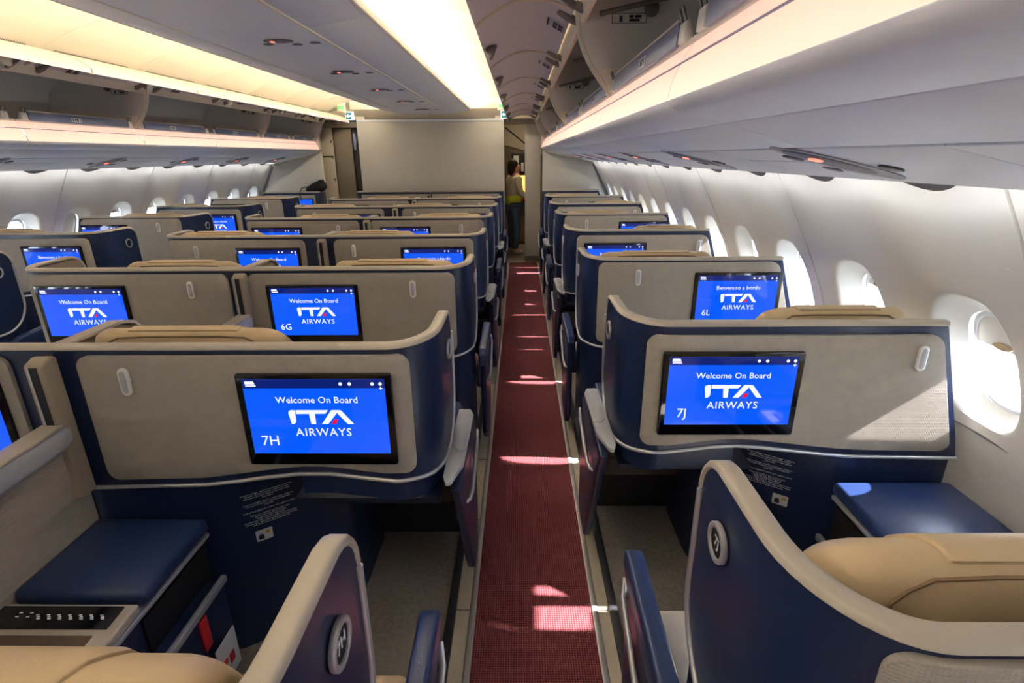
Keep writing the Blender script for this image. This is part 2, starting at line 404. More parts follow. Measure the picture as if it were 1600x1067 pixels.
# oval service units on the grey ceiling panel
def service_unit(name, loc, rotx, label, group, flip=1, ceiling=True):
    t = link(name, None, None, loc); tag(t, label, 'service unit', group)
    t.rotation_euler = (0, rotx, 0)
    k = 1 if ceiling else 1.15
    link('oval_plate', OVP[ceiling], t); link('belt_sign', OVS[ceiling], t)
    for i, (dx, dy) in enumerate(((-.09, .09), (.06, .10), (.17, .06)) if ceiling else ((.19*flip, .0), (-.12*flip, .08))):
        link('reading_light', OVL, t, (dx, dy, 0))
OVP = {True: MB().disc((0, 0, 0), (1, 0, 0), (0, 1, 0), .075, .045, (0, 0, -.006), 28).mesh('oval_plate', 'sign_dark', .002),
       False: MB().disc((0, 0, 0), (1, 0, 0), (0, 1, 0), .12, .062, (0, 0, -.005), 28).mesh('oval_plate', 'sign_dark', .002)}
OVR = MB().disc((0, 0, 0), (1, 0, 0), (0, 1, 0), .17, .085, (0, 0, -.003), 28).mesh('oval_surround', 'surround', .001)
OVS = {True: MB().box(-.040, -.022, -.010, .010, -.009, -.005).mesh('belt_sign', 'sign_red'),
       False: MB().box(-.045, -.022, -.014, .014, -.009, -.005).mesh('belt_sign', 'sign_red')}
OVL = MB().disc((0, 0, 0), (1, 0, 0), (0, 1, 0), .028, .022, (0, 0, -.004), 18).mesh('reading_light', 'sign_dark', .001)
for i in range(6):
    service_unit('ceiling_service_unit', (XC+.07, 2.006+1.064*i, 2.189), 0, f'oval seat-belt sign unit in the grey ceiling panel, {ORD[i]} from the camera', 'ceiling sign units')

# ------------------------------------------------------------------ overhead bins
BINY = [-1.9, .2, 2.3, 4.4, 6.5, 8.22]
HX, HZ = 1.525, 2.13          # hinge line (s, z)
def arc_pts(a, b, sag, n=10):
    out = []
    for i in range(n+1):
        t = i/n; s = a[0]+(b[0]-a[0])*t; z = a[1]+(b[1]-a[1])*t + sag*4*t*(1-t); out.append((s, z))
    return out
DOOR = arc_pts((1.515, 2.135), (1.14, 2.085), .062)
LIP = [(1.625, 1.728), (1.632, 1.76), (1.648, 1.80), (1.672, 1.838)]
def sweep_profile(mb, prof, sg, ya, yb, th=.0):
    """extrude an open (s,z) profile along y; with thickness th upwards"""
    if th:
        poly = prof + [(s, z+th) for s, z in prof[::-1]]
        return mb.prism([(XC+sg*s, z) for s, z in poly], 'y', ya, yb)
    return mb.grid([[(XC+sg*s, y, z) for s, z in prof] for y in (ya, yb)])
def placard(t, name, cx, cy, cz, u, v, nrm, w, h, bars, base=None):
    """small printed sticker: dark bars on an optional plate"""
    c, u, v, nrm = Vector((cx, cy, cz)), Vector(u).normalized(), Vector(v).normalized(), Vector(nrm).normalized()
    mb = MB()
    for (a, b, p, q) in bars:
        pts = [c+u*(x*w)+v*(y*h)+nrm*.0015 for x, y in ((a, p), (b, p), (b, q), (a, q))]
        mb.add(pts + [p_+nrm*.0006 for p_ in pts], [(0, 1, 2, 3), (4, 5, 6, 7), (0, 1, 5, 4), (1, 2, 6, 5), (2, 3, 7, 6), (3, 0, 4, 7)])
    if base:
        pts = [c+u*(x*w)+v*(y*h)+nrm*.0004 for x, y in ((-.55, -.6), (.55, -.6), (.55, .6), (-.55, .6))]
        pl = link('placard', MB().add(pts+[p_+nrm*.001 for p_ in pts], [(0, 1, 2, 3), (4, 5, 6, 7), (0, 1, 5, 4), (1, 2, 6, 5), (2, 3, 7, 6), (3, 0, 4, 7)]).mesh('placard', base, smooth=0), t)
        link(name, mb.mesh(name, 'ink', smooth=0), pl)['kind'] = 'stuff'
    else:
        link(name, mb.mesh(name, 'ink', smooth=0), t)['kind'] = 'stuff'
for sg, wh in ((1, 'right'), (-1, 'left')):
    for bi, (ya, yb) in enumerate(zip(BINY, BINY[1:])):
        B = link('overhead_bin', None, None, (0, 0, 0))
        tag(B, (f'open grey overhead bin above the {wh} window seats, ' + ('the one behind the camera' if bi == 0 else ['nearest the camera', 'second along from the camera', 'third along from the camera', 'last before the bulkhead'][bi-1])), 'overhead bin', f'{wh} overhead bins')
        # inner tray: floor, back, top
        link('tray', sweep_profile(MB(), [(1.69, 1.835), (1.78, 1.80), (2.22, 1.79), (2.30, 1.83)], sg, ya, yb).mesh('tray', 'bin_inside_light', smooth=50), B)
        link('back_wall', sweep_profile(MB(), [(2.30, 1.83), (2.32, 1.92), (2.26, 2.10), (2.10, 2.24), (1.90, 2.29), (1.55, 2.29)], sg, ya, yb).mesh('back_wall', 'bin_inside', smooth=50), B)
        # ribs / end partitions with pale rounded edge
        side_prof = arc_pts((1.535, 2.13), (1.675, 1.845), 0, 10)
        side_prof = [(s - .035*math.sin(pi*i/10), z) for i, (s, z) in enumerate(side_prof)]
        poly = side_prof + [(1.78, 1.80), (2.22, 1.79), (2.31, 1.86), (2.28, 2.08), (2.10, 2.23), (1.9, 2.285), (1.56, 2.285)]
        for yr in ((ya+.012, yb-.012) if bi in (0,) or True else ()):
            p = link('partition', MB().prism([(XC+sg*s, z) for s, z in poly], 'y', yr-.011, yr+.011).mesh('partition', 'bin_inside', smooth=0), B)
            link('partition_edge', MB().tube([(XC+sg*(s-.004), yr, z) for s, z in side_prof], .011, 8).mesh('partition_edge', 'rib_edge', smooth=60), p)
            # lower pale lining of the partition
            for d in (-1, 1):
                lo = [(1.66, 1.85), (1.78, 1.803), (2.22, 1.793), (2.305, 1.86), (2.29, 1.99), (1.62, 1.93)]
                link('partition_lining', MB().prism([(XC+sg*s, z) for s, z in lo], 'y', yr+d*.011, yr+d*.013).mesh('partition_lining', 'bin_inside_light', smooth=0), p)
        # sill: pale ledge and blue bumper, one per half module
        ym = (ya+yb)/2
        for h, (a, b) in enumerate(((ya, ym), (ym, yb))):
            link('sill', MB().prism([(XC+sg*s, z) for s, z in ((1.672, 1.838), (1.668, 1.850), (1.692, 1.856), (1.70, 1.836))], 'y', a+.004, b-.004).mesh('sill', 'edge_white', .002), B)
            link('bumper', MB().prism([(XC+sg*s, z) for s, z in ((1.660, 1.846), (1.664, 1.896), (1.676, 1.900), (1.690, 1.850))], 'y', a+.10, b-.10).mesh('bumper', 'bumper_blue', .003), B)
            link('bumper_edge', MB().prism([(XC+sg*s, z) for s, z in ((1.662, 1.896), (1.664, 1.902), (1.680, 1.905), (1.680, 1.898))], 'y', a+.10, b-.10).mesh('bumper_edge', 'edge_white'), B)
            for yl in (a+.065, b-.065):
                k = link('latch_bracket', MB().prism([(XC+sg*s, z) for s, z in ((1.660, 1.848), (1.663, 1.888), (1.672, 1.892), (1.69, 1.86), (1.69, 1.846))], 'y', yl-.022, yl+.022).mesh('latch_bracket', 'bin_inside', .003), B)
                link('latch_loop', MB().tube([(XC+sg*1.668, yl-.014, 1.885), (XC+sg*1.658, yl-.014, 1.915), (XC+sg*1.658, yl+.014, 1.915), (XC+sg*1.668, yl+.014, 1.885)], .003, 6).mesh('latch_loop', 'metal_dark'), k)
            # lip panel below the sill, pink light put into its colour and glow, and grey under-face
            link('glowing_lip', sweep_profile(MB(), LIP, sg, a+.003, b-.003, 0).mesh('glowing_lip', 'lip_pink_glow', smooth=60), B)
            link('lip_groove', MB().prism([(XC+sg*s, z) for s, z in ((1.6445, 1.797), (1.6465, 1.801), (1.652, 1.800), (1.650, 1.796))], 'y', a+.003, b-.003).mesh('lip_groove', 'bumper_blue'), B)
            door = link('door', MB().prism([(XC+sg*s, z) for s, z in DOOR + [(s*1.0, z+.022) for s, z in DOOR[::-1]]], 'y', a+.008, b-.008).mesh('door', 'door_inside', smooth=30), B)
            link('door_skin', MB().prism([(XC+sg*s_, z_) for s_, z_ in [(q[0], q[1]+.0225) for q in DOOR] + [(q[0], q[1]+.026) for q in DOOR[::-1]]], 'y', a+.009, b-.009).mesh('door_skin', 'cream', smooth=30), door)
            for yy in (a+.008, b-.008):
                link('door_edge', MB().tube([(XC+sg*s, yy, z-.002) for s, z in DOOR], .006, 6).mesh('door_edge', 'rib_edge'), door)
            link('door_latch', MB().prism([(XC+sg*s, z) for s, z in ((1.150, 2.088), (1.165, 2.05), (1.18, 2.055), (1.205, 2.112), (1.16, 2.10))], 'y', ((a+b)/2)-.03, ((a+b)/2)+.03).mesh('door_latch', 'metal_dark', .004), door)
            for yh in (a+.10, b-.10):
                link('hinge_arm', MB().prism([(XC+sg*s, z) for s, z in ((1.455, 2.148), (1.50, 2.118), (1.545, 2.10), (1.565, 2.12), (1.52, 2.14), (1.475, 2.165))], 'y', yh-.014, yh+.014).mesh('hinge_arm', 'metal_dark', .004), door)
            # printed placards on the door and in the bin
            dcx, dcz = 1.46, 2.153
            placard(door, 'placard_print', XC+sg*dcx, a+.30, dcz-.004, (sg, 0, -.55), (0, 1, 0), (-sg*.4, 0, -1), .07, .12,
                    [(-.5, -.4, -.5, .5), (-.1, .2, -.4, -.05), (.25, .55, -.4, -.05), (-.1, .2, .02, .4), (.25, .55, .02, .4), (.6, .64, -.4, .4)])
            placard(B, 'placard_print', XC+sg*1.6495, a+.42, 1.793, (0, 1, 0), (sg*.5, 0, 1), (-sg, 0, .4), .12, .028,
                    [(-.5, -.42, -.3, .3), (-.36, -.28, -.3, .3), (-.1, .02, -.5, .5), (.08, .13, -.5, .5), (.38, .42, -.5, .6), (.2, .4, .5, .7)])
            placard(B, 'placard_print', XC+sg*1.6608, a+.46, 1.868, (0, 1, 0), (sg*.1, 0, 1), (-sg, 0, .1), .075, .022,
                    [(-.45, -.35, -.4, .4), (-.2, -.1, -.4, .4), (0, .2, -.4, .4), (.38, .44, -.5, .5)], 'card')
            placard(B, 'placard_print', XC+sg*1.72, b-.0245 if h == 1 else b-.004, 2.10, (1, 0, 0), (0, 0, 1), (0, -1, 0), .13, .03,
                    [(-.5, .5, .5, .56), (-.5, .5, -.56, -.5), (-.5, -.48, -.5, .5), (.48, .5, -.5, .5), (-.28, -.20, -.35, .3), (.0, .12, .05, .35), (.16, .34, .05, .35), (.0, .3, -.35, -.05)]) if h == 1 else None
            link('gas_strut', MB().tube([(XC+sg*2.0, b-.10, 2.18), (XC+sg*1.60, b-.10, 2.10)], .009, 8).mesh('gas_strut', 'metal_dark'), B)
            link('strut_socket', MB().disc((XC+sg*1.80, b-.026, 2.13), (1, 0, 0), (0, 0, 1), .028, .028, (0, -.008, 0), 18).mesh('strut_socket', 'metal_dark', .002), B) if h == 1 else None
            # grey fairing under the lip: two facets
            link('fairing_upper', MB().prism([(XC+sg*s, z) for s, z in ((1.625, 1.728), (1.633, 1.716), (1.652, 1.704), (1.755, 1.682), (1.755, 1.70), (1.66, 1.725))], 'y', a+.003, b-.003).mesh('fairing_upper', 'bin_grey', .002), B)
            link('fairing_lower', MB().prism([(XC+sg*s, z) for s, z in ((1.758, 1.6815), (1.93, 1.631), (1.93, 1.66), (1.758, 1.70))], 'y', a+.003, b-.003).mesh('fairing_lower', 'bin_grey', .002), B)
    # service (PSU) panels from the bin to the wall
    Pn = 0
    y = BINY[1]+.67-1.064*2
    while y < 8.2:
        ye = min(y+1.064, 8.3)
        S = link('service_panel', None); Pn += 1
        tag(S, f'pale blue-grey service panel under the {wh} bins, {ORD[Pn-1].replace("nearest","first")} counted from the rear', 'service panel', f'{wh} service panels')
        link('panel', MB().prism([(XC+sg*s, z) for s, z in ((1.955, 1.628), (2.30, 1.547), (2.30, 1.562), (1.955, 1.65))], 'y', y+.002, ye-.002).mesh('panel', 'psu', .002), S)
        link('panel_step', MB().prism([(XC+sg*s, z) for s, z in ((2.08, 1.5960), (2.28, 1.5490), (2.28, 1.553), (2.08, 1.60))], 'y', y+.62, ye-.04).mesh('panel_step', 'psu', .002), S)
        ang = math.atan2(.081, .345)*sg
        if ye - y > .9:
            yy = y+.50
            s0 = 2.03
            for nm, me, ds, dy in (('oval_surround', OVR, .02, 0), ('oval_plate', OVP[False], 0, 0), ('belt_sign', OVS[False], 0, 0), ('reading_light', OVL, .09, .14), ('reading_light', OVL, -.03, .12), ('reading_light', OVL, .06, -.14)):
                s = s0+.03+ds
                o = link(nm, me, S, (XC+sg*s, yy+dy, 1.628-(s-1.955)*.081/.345-.001)); o.rotation_euler = (0, ang, 0)
        y += 1.064
    b = link(f'trim_{20 if sg>0 else 21}', extr([(XC+sg*1.925, 1.640), (XC+sg*1.962, 1.640), (XC+sg*1.962, 1.67), (XC+sg*1.925, 1.67)], Y_BACK, 8.25, 'seam_grey', 'gap_strip'))
    tag(b, f'dark gap strip between bin and service panels on the {wh}', 'trim', None, 'structure')
    wl = link('sidewall_fill', extr([(XC+sg*2.20, 1.620), (XC+sg*2.27, 1.600), (XC+sg*2.27, 1.608), (XC+sg*2.20, 1.628)], Y_BACK+.1, 8.2, 'wash_fill', 'sidewall_fill'))  # added wash strip, out of sight, to brighten the side wall
    tag(wl, f'added unseen light strip brightening the {wh} side wall', 'lamp')
    # rounded bin end cap at the bulkhead
    cap = [(1.50, 2.15), (1.60, 2.0), (1.62, 1.86), (1.615, 1.73), (1.66, 1.68), (1.93, 1.62), (2.36, 1.53), (2.42, 1.53), (2.42, 2.3), (1.52, 2.3)]
    t = struct(f'trim_{22 if sg>0 else 23}', MB().prism([(XC+sg*s, z) for s, z in cap], 'y', 8.22, 8.30).mesh('bin_end', 'edge_white', .006), f'pale end cap closing the {wh} bins at the bulkhead', 'trim')

# ------------------------------------------------------------------ suites
def path_pt(u):
    """shell plan path: u = distance from wing front; returns t, y, normal(outward) nt, ny"""
    yf, ya, ta = .40, .18, .13
    L1 = yf-ya; L2 = .245
    if u <= L1: return 0., yf-u, -1., 0.
    if u <= L1+L2:
        a = (u-L1)/L2*pi/2
        t, y = ta*(1-math.cos(a)), ya*(1-math.sin(a))
        nt, ny = -math.cos(a)/ta, -math.sin(a)/ya; l = math.hypot(nt, ny); return t, y, nt/l, ny/l
    return ta+(u-L1-L2), 0., 0., -1.
U_CORNER = .40-.18+.245
ROW = 1.064
TPL = {}
class Template:
    def __init__(s): s.parts = []
    def add(s, name, me, parent=None, label=None): s.parts.append((name, me, parent, label)); return len(s.parts)-1
    def inst(s, name, loc, extra=None):
        e = link(name, None, None, loc); objs = []
        for nm, me, par, lab in s.parts:
            o = link(nm, me, e if par is None else objs[par]); objs.append(o)
            if lab: o['label'] = lab
            if nm in ('control_icons', 'safety_text', 'card_print'): o['kind'] = 'stuff'
        return e, objs
def make_suite(col, even):
    win = col in 'RL'; d = {'R': 1, 'L': -1, 'CR': -1, 'CL': 1}[col]
    zo = (0. if even else .018) if win else .012
    wt, wb = (.95, 1.095) if win else (1.068, 1.068)
    T = Template(); ZT = 1.13
    def wz(z): return wt + (wb-wt)*max(0, min(1, (1.15-z)/.46)) if win else wt
    def X(t, z):
        if t > .5: t = .5 + (t-.5)*(wz(z)-.5)/(wt-.5)
        return d*t
    def pt(u, off, z, ):
        t, y, nt, ny = path_pt(u); return (X(t+nt*off, z), y+ny*off, z)
    UW = U_CORNER + (wt-.13)
    us = [0, .004, .012, .025, .045, .07, .10, .14, .18, .22] + [.22+.245*i/12 for i in range(1, 13)] + [U_CORNER+(wt-.13)*i/10 for i in range(1, 11)]
    if even: WAVE = [(0, .70), (.10, .715), (.36, .742), (.75, .70), (1.1, .692)]
    else: WAVE = [(0, .70), (.30, .692), (.72, .735), (1.1, .70)]
    def zlow(u):
        t = path_pt(u)[0]; z = smooth_interp(WAVE, t) - (.02 if win else 0)
        if u < .17: z += .17*(1-math.sqrt(max(0, 1-(1-u/.17)**2)))
        return z
    R1 = .075
    def ztop(u):
        if u < R1: return ZT - R1 + math.sqrt(max(0, R1*R1-(R1-u)**2))
        return ZT
    def band(o0, o1, zt, zb, ulist, nz=6):
        mb = MB(); n = len(ulist)
        A = [[pt(u, o0, zb(u)+(zt(u)-zb(u))*j/nz) for j in range(nz+1)] for u in ulist]
        B_ = [[pt(u, o1, zb(u)+(zt(u)-zb(u))*j/nz) for j in range(nz+1)] for u in ulist]
        mb.grid(A); mb.grid(B_)
        mb.grid([[a[-1] for a in A], [b[-1] for b in B_]]); mb.grid([[a[0] for a in A], [b[0] for b in B_]])
        mb.grid([A[0], B_[0]]); mb.grid([A[-1], B_[-1]])
        return mb
    T.add('shell', band(0, -.022, ztop, zlow, us).mesh('shell', 'navy', smooth=45))
    T.add('lining', band(-.0225, -.030, lambda u: ztop(u)-.006, lambda u: zlow(u)+.02, us[2:]).mesh('lining', 'lining', smooth=45))
    # top rail swept along the path, down over the wing's front corner
    def rail_sweep(seq, w0, w1, h0, h1):
        rings = []
        pts = [Vector(pt(u, 0, z)) for u, z in seq]
        for i, (u, z) in enumerate(seq):
            tn = (pts[min(i+1, len(pts)-1)] - pts[max(i-1, 0)]).normalized()
            t, y, nt, ny = path_pt(u); n = Vector((d*nt, ny, 0))
            n = (n - tn*n.dot(tn)).normalized(); b = tn.cross(n)
            if b.z < -.2 or (abs(b.z) <= .2 and b.y < 0): b = -b
            rings.append([pts[i] + n*a_ + b*b_ for a_, b_ in ((w1, h0+.003), (w1-.002, h1-.004), (w1-.007, h1), (w0+.004, h1), (w0, h1-.004), (w0, h0+.003), (w0+.003, h0), (w1-.003, h0))])
        return MB().loft(rings)
    seq = [(u, ztop(u)) for u in us[::-1]]
    T.add('top_rail', rail_sweep(seq, -.030, .005, -.002, .013).mesh('top_rail', 'rail', smooth=50))
    tr = [(0.0, z) for z in [ztop(0)-.004-(ztop(0)-zlow(0)-.004)*j/8 for j in range(9)]]
    e_pts = [pt(0, 0.002, z) for _, z in tr] + [pt(u, .002, zlow(u)) for u in us[1:]]
    T.add('edge_trim', MB().tube(e_pts, .0065, 8).mesh('edge_trim', 'silver', smooth=60))
    # fabric back panel following the shell
    p0, p1 = U_CORNER-.075, UW-(.022 if win else (.095 if even == (col == 'CR') else .045))
    rc = .035
    pu = [p0+rc*(1-math.cos(pi/2*i/6)) for i in range(7)] + [p0+rc+(p1-p0-2*rc)*i/14 for i in range(1, 14)] + [p1-rc*(1-math.cos(pi/2*i/6)) for i in range(6, -1, -1)]
    def cr(u):
        q = min(u-p0, p1-u); return rc - math.sqrt(max(0, rc*rc-(rc-q)**2)) if q < rc else 0.
    ptop = lambda u: 1.103+zo - cr(u)
    pbot = lambda u: zlow(u)+.030 + cr(u)
    pm = band(.012, -.002, ptop, pbot, pu, 8).mesh('back_panel', 'taupe', bevel=.004, seg=2, smooth=50, ang=60)
    T.add('back_panel', pm)
    # monitor
    SW, SH = .428, .282
    tc = (.110+SW/2) if even else (.51+SW/2 - (.01 if win else .0))
    zc = .772+SH/2+zo; my = -.013
    xs = d*tc
    sx0 = X(tc, zc)
    def mx(x): return sx0 + x            # x to the right in the picture
    mon = T.add('monitor', MB().prism(rrect(sx0-SW/2, sx0+SW/2, zc-SH/2, zc+SH/2, .008), 'y', my-.008, my+.004).mesh('monitor', 'black_glass', .002))
    yS = my-.0088
    sw, sh0, sh1 = .195, -.103, .126
    T.add('screen', MB().box(mx(-sw), mx(sw), yS, yS+.002, zc+sh0, zc+sh1).mesh('screen', 'screen_blue', smooth=0), mon)
    T.add('screen_header', MB().box(mx(-sw), mx(sw), yS-.0008, yS, zc+sh1-.026, zc+sh1).mesh('screen_header', 'screen_dark', smooth=0), mon)
    T.scr = (mon, sx0, zc, yS-.001)
    # coat hook capsule
    th = (.86 if win else .845) if even else .255
    xh, zh = X(th, 1.03), 1.03+zo
    caps = [(xh+.0145*math.cos(a), zh+(.026 if math.sin(a) >= 0 else -.026)+.0145*math.sin(a)) for a in [2*pi*k/28 for k in range(28)]]
    hk = T.add('coat_hook', MB().prism(caps, 'y', -.021, -.010).mesh('coat_hook', 'white_plastic', .003))
    caps2 = [(xh+(x-xh)*.55, zh+(z-zh)*.8) for x, z in caps]
    T.add('hook_flap', MB().prism(caps2, 'y', -.0235, -.0205).mesh('hook_flap', 'ledge_grey', .001), hk)
    # badge on the wing
    by, bz = .29, 1.025
    bd = T.add('seat_badge', MB().ring((-d*.002, by, bz), (0, 1, 0), (0, 0, 1), .025, .034, (-d*.010, 0, 0)).mesh('seat_badge', 'silver', .002))
    T.add('badge_face', MB().disc((-d*.002, by, bz), (0, 1, 0), (0, 0, 1), .026, .026, (-d*.006, 0, 0), 24).mesh('badge_face', 'black', 0), bd)
    T.badge = (bd, -d*.0085, by, bz)
    # lower structure
    def bx(name, t0, t1, y0, y1, z0, z1, m, bev=.008, par=None, lab=None):
        return T.add(name, MB().box(d*t0, d*t1, y0, y1, z0, z1).mesh(name, m, bev, 3), par, lab)
    def plan(name, pts, z0, z1, m, bev=.0, par=None):
        return T.add(name, MB().prism([(d*a, b) for a, b in pts], 'z', z0, z1).mesh(name, m, bev, smooth=50), par)
    wlo = wb-.01
    if even:
        # skirt under the trim over the footwell, kick panel beside it
        skus = [u for u in us if .16 < u and path_pt(u)[0] < .42]
        T.add('skirt', band(-.012, -.030, lambda u: zlow(u)+.004, lambda u: zlow(u)-.075, skus, 3).mesh('skirt', 'navy', smooth=45))
        arc = [(.45-.10*math.sin(a)*.75, .25+.12*(1-math.cos(a))) for a in [pi/2*i/6 for i in range(7)]]
        kp = [(wlo, .012), (.80, .02), (.72, .05)] + [(.45, .235)] + arc[1:] + [(.375, .62), (.42, .62), (.50, .30), (.76, .09), (wlo, .05)]
        kk = plan('kick_panel', kp, .0, .70 if not win else .675, 'navy')
        # printed safety text and sticker on the slanted face
        a0, b0 = Vector((d*.72, .05, 0)), Vector((d*.45, .235, 0))
        left, right = (b0, a0) if d > 0 else (a0, b0)
        ux = (right-left).normalized(); uz = Vector((0, 0, 1)); un = ux.cross(uz); un = un if un.y < 0 else -un
        cpt = left + (right-left)*(.46) + Vector((0, 0, .532))
        lines = ("Durante rullaggio, decollo e atterraggio, mantenere\nallacciate cinture pettorali e cinture durante\nMantenere le cinture allacciate ad ogni quando\nsiete seduti\n\n"
                 "Durante rullaggio, decollo e atterraggio, sollevare\nil bracciolo e riporre e assicurare poggiatesta\ne tavolino\n\nNella zona poggiapiedi mettere solo oggetti morbidi\n\n"
                 "Fasten your seatbelt and shoulder strap\nduring taxi, take off and landing\nFasten seat belt while seated\nHeadrest and table must be stowed and retained and\nottoman to be raised during taxi take off and landing\nSoft items only on your footwell area")
        tm = text_mesh(lines, .0076, 'print', depth=.0004, res=1, line=.98)
        rotm = Matrix(((ux.x, uz.x, un.x, 0), (ux.y, uz.y, un.y, 0), (ux.z, uz.z, un.z, 0), (0, 0, 0, 1)))
        tm = xform_mesh(tm, Matrix.Translation(cpt+un*.0012) @ rotm)
        T.add('safety_text', tm, kk, 'white printed safety text')
        sc_ = cpt + ux*(.055 if d > 0 else -.03) + Vector((0, 0, -.105))
        def sticker(poly, o, m, name, par):
            pts = [sc_ + ux*x + uz*z + un*o for x, z in poly]
            return T.add(name, MB().loft([pts, [p+un*.0008 for p in pts]]).mesh(name, m, smooth=0), par)
        st = sticker(rrect(-.026, .026, -.021, .021, .004, 3), .0008, 'card', 'sticker', kk)
        T_par = kk
        sticker([(-.018, -.015), (-.002, -.015), (-.001, -.004), (-.004, .004), (-.014, .005), (-.019, -.004)], .0018, 'ink', 'sticker_print', T_par)
        sticker([(.004, .002), (.018, .002), (.018, .012), (.012, .016), (.005, .012)], .0018, 'yellow_ink', 'sticker_print', T_par)
        # footwell interior
        bx('footwell_roof', .01, .46, .05, .66, .60, .62, 'dark_navy', .0)
        bx('footwell_back', .0, .40, .66, .69, 0, .62, 'black', 0)
        bx('footrest', .03, .38, .50, .66, .27, .38, 'brown_cushion', .02)
        bx('footrest_base', .04, .37, .56, .66, .10, .27, 'black', 0)
        # console on the aisle side, ahead of the shell
        bx('console_top', .005, .36, .42, .66, .63, .66, 'navy_leather', .012)
        T.add('side_panel', MB().prism([(.03, .66), (.50, .675), (.56, .63), (.57, .10), (.46, .07), (.36, .07), (.30, .16), (.07, .60)], 'x', d*-.058, d*-.028).mesh('side_panel', 'navy', .008, 3))
        T.add('aisle_ledge', MB().prism([(d*a, b) for a, b in ((-.060, .12), (-.064, .46), (-.05, .50), (-.004, .50), (-.002, .14), (-.004, .05), (-.016, .012), (-.032, .02))], 'z', .684, .702).mesh('aisle_ledge', 'ledge_grey', .005, 3))
        T.add('ledge_inlay', MB().prism([(d*a, b) for a, b in ((-.056, .20), (-.058, .46), (-.046, .485), (-.016, .485), (-.016, .22), (-.034, .19))], 'z', .701, .706).mesh('ledge_inlay', 'ledge_grey', .003))
        T.add('side_handle', MB().tube([(d*-.064, .58, .565), (d*-.070, .50, .555), (d*-.072, .24, .515), (d*-.066, .19, .512), (d*-.050, .175, .512)], .008, 8).mesh('side_handle', 'silver', smooth=60))
        s0, s1 = .46, min(wt-.03, 1.02)
        cx0 = .36
    else:
        lus = [u for u in us if .02 < u and path_pt(u)[0] < .46]
        T.add('lower_cabinet', band(-.010, -.030, lambda u: zlow(u)+.002, lambda u: .06, lus, 4).mesh('lower_cabinet', 'navy', smooth=45))
        kp = [(.40, .012), (.46, .03), (.62, .25), (.635, .33), (.60, .33), (.57, .27), (.42, .06), (.38, .04)]
        plan('kick_panel', kp, 0, .70, 'navy')
        skus = [u for u in us if path_pt(u)[0] > .40]
        T.add('skirt', band(-.012, -.030, lambda u: zlow(u)+.004, lambda u: zlow(u)-.075, skus, 3).mesh('skirt', 'navy', smooth=45))
        bx('footwell_roof', .60, wt, .05, .46, .60, .62, 'dark_navy', 0)
        bx('footwell_back', .64, wt, .45, .465, 0, .56, 'black', 0)
        # raised aisle armrest
        T.add('armrest_pad', MB().prism([(.22, .565), (.60, .60), (.66, .635), (.655, .675), (.62, .682), (.24, .655), (.21, .63)], 'x', d*-.064, d*-.018).mesh('armrest_pad', 'navy_leather', .010, 3))
        T.add('armrest_panel', MB().prism([(.24, .58), (.60, .60), (.63, .50), (.60, .14), (.46, .07), (.34, .07), (.26, .14)], 'x', d*-.056, d*-.026).mesh('armrest_panel', 'navy', .008, 3))
        T.add('armrest_handle', MB().tube([(d*-.060, .635, .60), (d*-.070, .60, .57), (d*-.072, .34, .475), (d*-.066, .29, .455), (d*-.046, .27, .455)], .008, 8).mesh('armrest_handle', 'silver', smooth=60))
        T.add('armrest_bracket', MB().prism([(.22, .44), (.34, .47), (.33, .57), (.22, .57)], 'x', d*-.030, d*-.006).mesh('armrest_bracket', 'navy', .008, 2))
        s0, s1 = .075, .66
        # console on the far side of the seat
        c0 = .70; c1 = wz(.6)-.015 if win else wt-.035
        bx('console_body', c0+.02, c1, .48, 1.035, .05, .53, 'navy', .01)
        bx('console_trim', c0+.004, c1, .46, 1.04, .536, .551, 'silver', .004)
        bx('console_shadow_gap', c0+.016, c1, .46, 1.036, .53, .537, 'black', 0)
        bx('console_top', c0, c1, .745, 1.043, .556, .602, 'navy_leather', .016)
        cpn = T.add('control_panel', MB().prism([(.47, .545), (.735, .556), (.735, .582), (.47, .572)], 'x', d*(c0+.004), d*c1).mesh('control_panel', 'rail', .006, 3))
        cg = T.add('control_glass', MB().add([(d*(c0+.03), .66, .5835), (d*(c1-.005), .66, .5835), (d*(c1-.005), .722, .5865), (d*(c0+.03), .722, .5865),
                   (d*(c0+.03), .66, .5800), (d*(c1-.005), .66, .5800), (d*(c1-.005), .722, .5830), (d*(c0+.03), .722, .5830)], [(0, 1, 2, 3), (4, 5, 6, 7), (0, 1, 5, 4), (1, 2, 6, 5), (2, 3, 7, 6), (3, 0, 4, 7)]).mesh('control_glass', 'black_glass'), cpn)
        ic = MB()
        for q in range(9):
            t_ = c0+.06+q*.026
            if t_ > c1-.02: break
            for (dx, dy) in ((0, 0), (.006, .006), (-.004, -.005)) if q < 7 else ((0, 0), (0, .012)):
                ic.box(d*(t_+dx)-.0035, d*(t_+dx)+.0035, .688+dy, .691+dy, .5855, .5872)
        T.add('control_icons', ic.mesh('control_icons', 'print', smooth=0), cpn)
        T.add('control_tray', MB().box(d*(c0+.05), d*(c1-.01), .50, .645, .5755, .5795).mesh('control_tray', 'brown_cushion', .002), cpn)
        # literature pocket on the aisle face of the console
        bx('pocket_recess', c0+.012, c0+.022, .74, 1.02, .30, .52, 'black', 0)
        bx('pocket_front', c0-.040, c0+.02, .70, .99, .16, .41, 'navy', .006)
        bx('pocket_rim', c0-.047, c0-.030, .66, 1.0, .405, .428, 'silver', .004)
        tg = bx('life_vest_tag', c0-.046, c0-.0395, .845, .88, .29, .395, 'red_tag', .001)
        cdn = bx('safety_card', c0-.060, c0-.0555, .86, .96, .13, .27, 'card', .001)
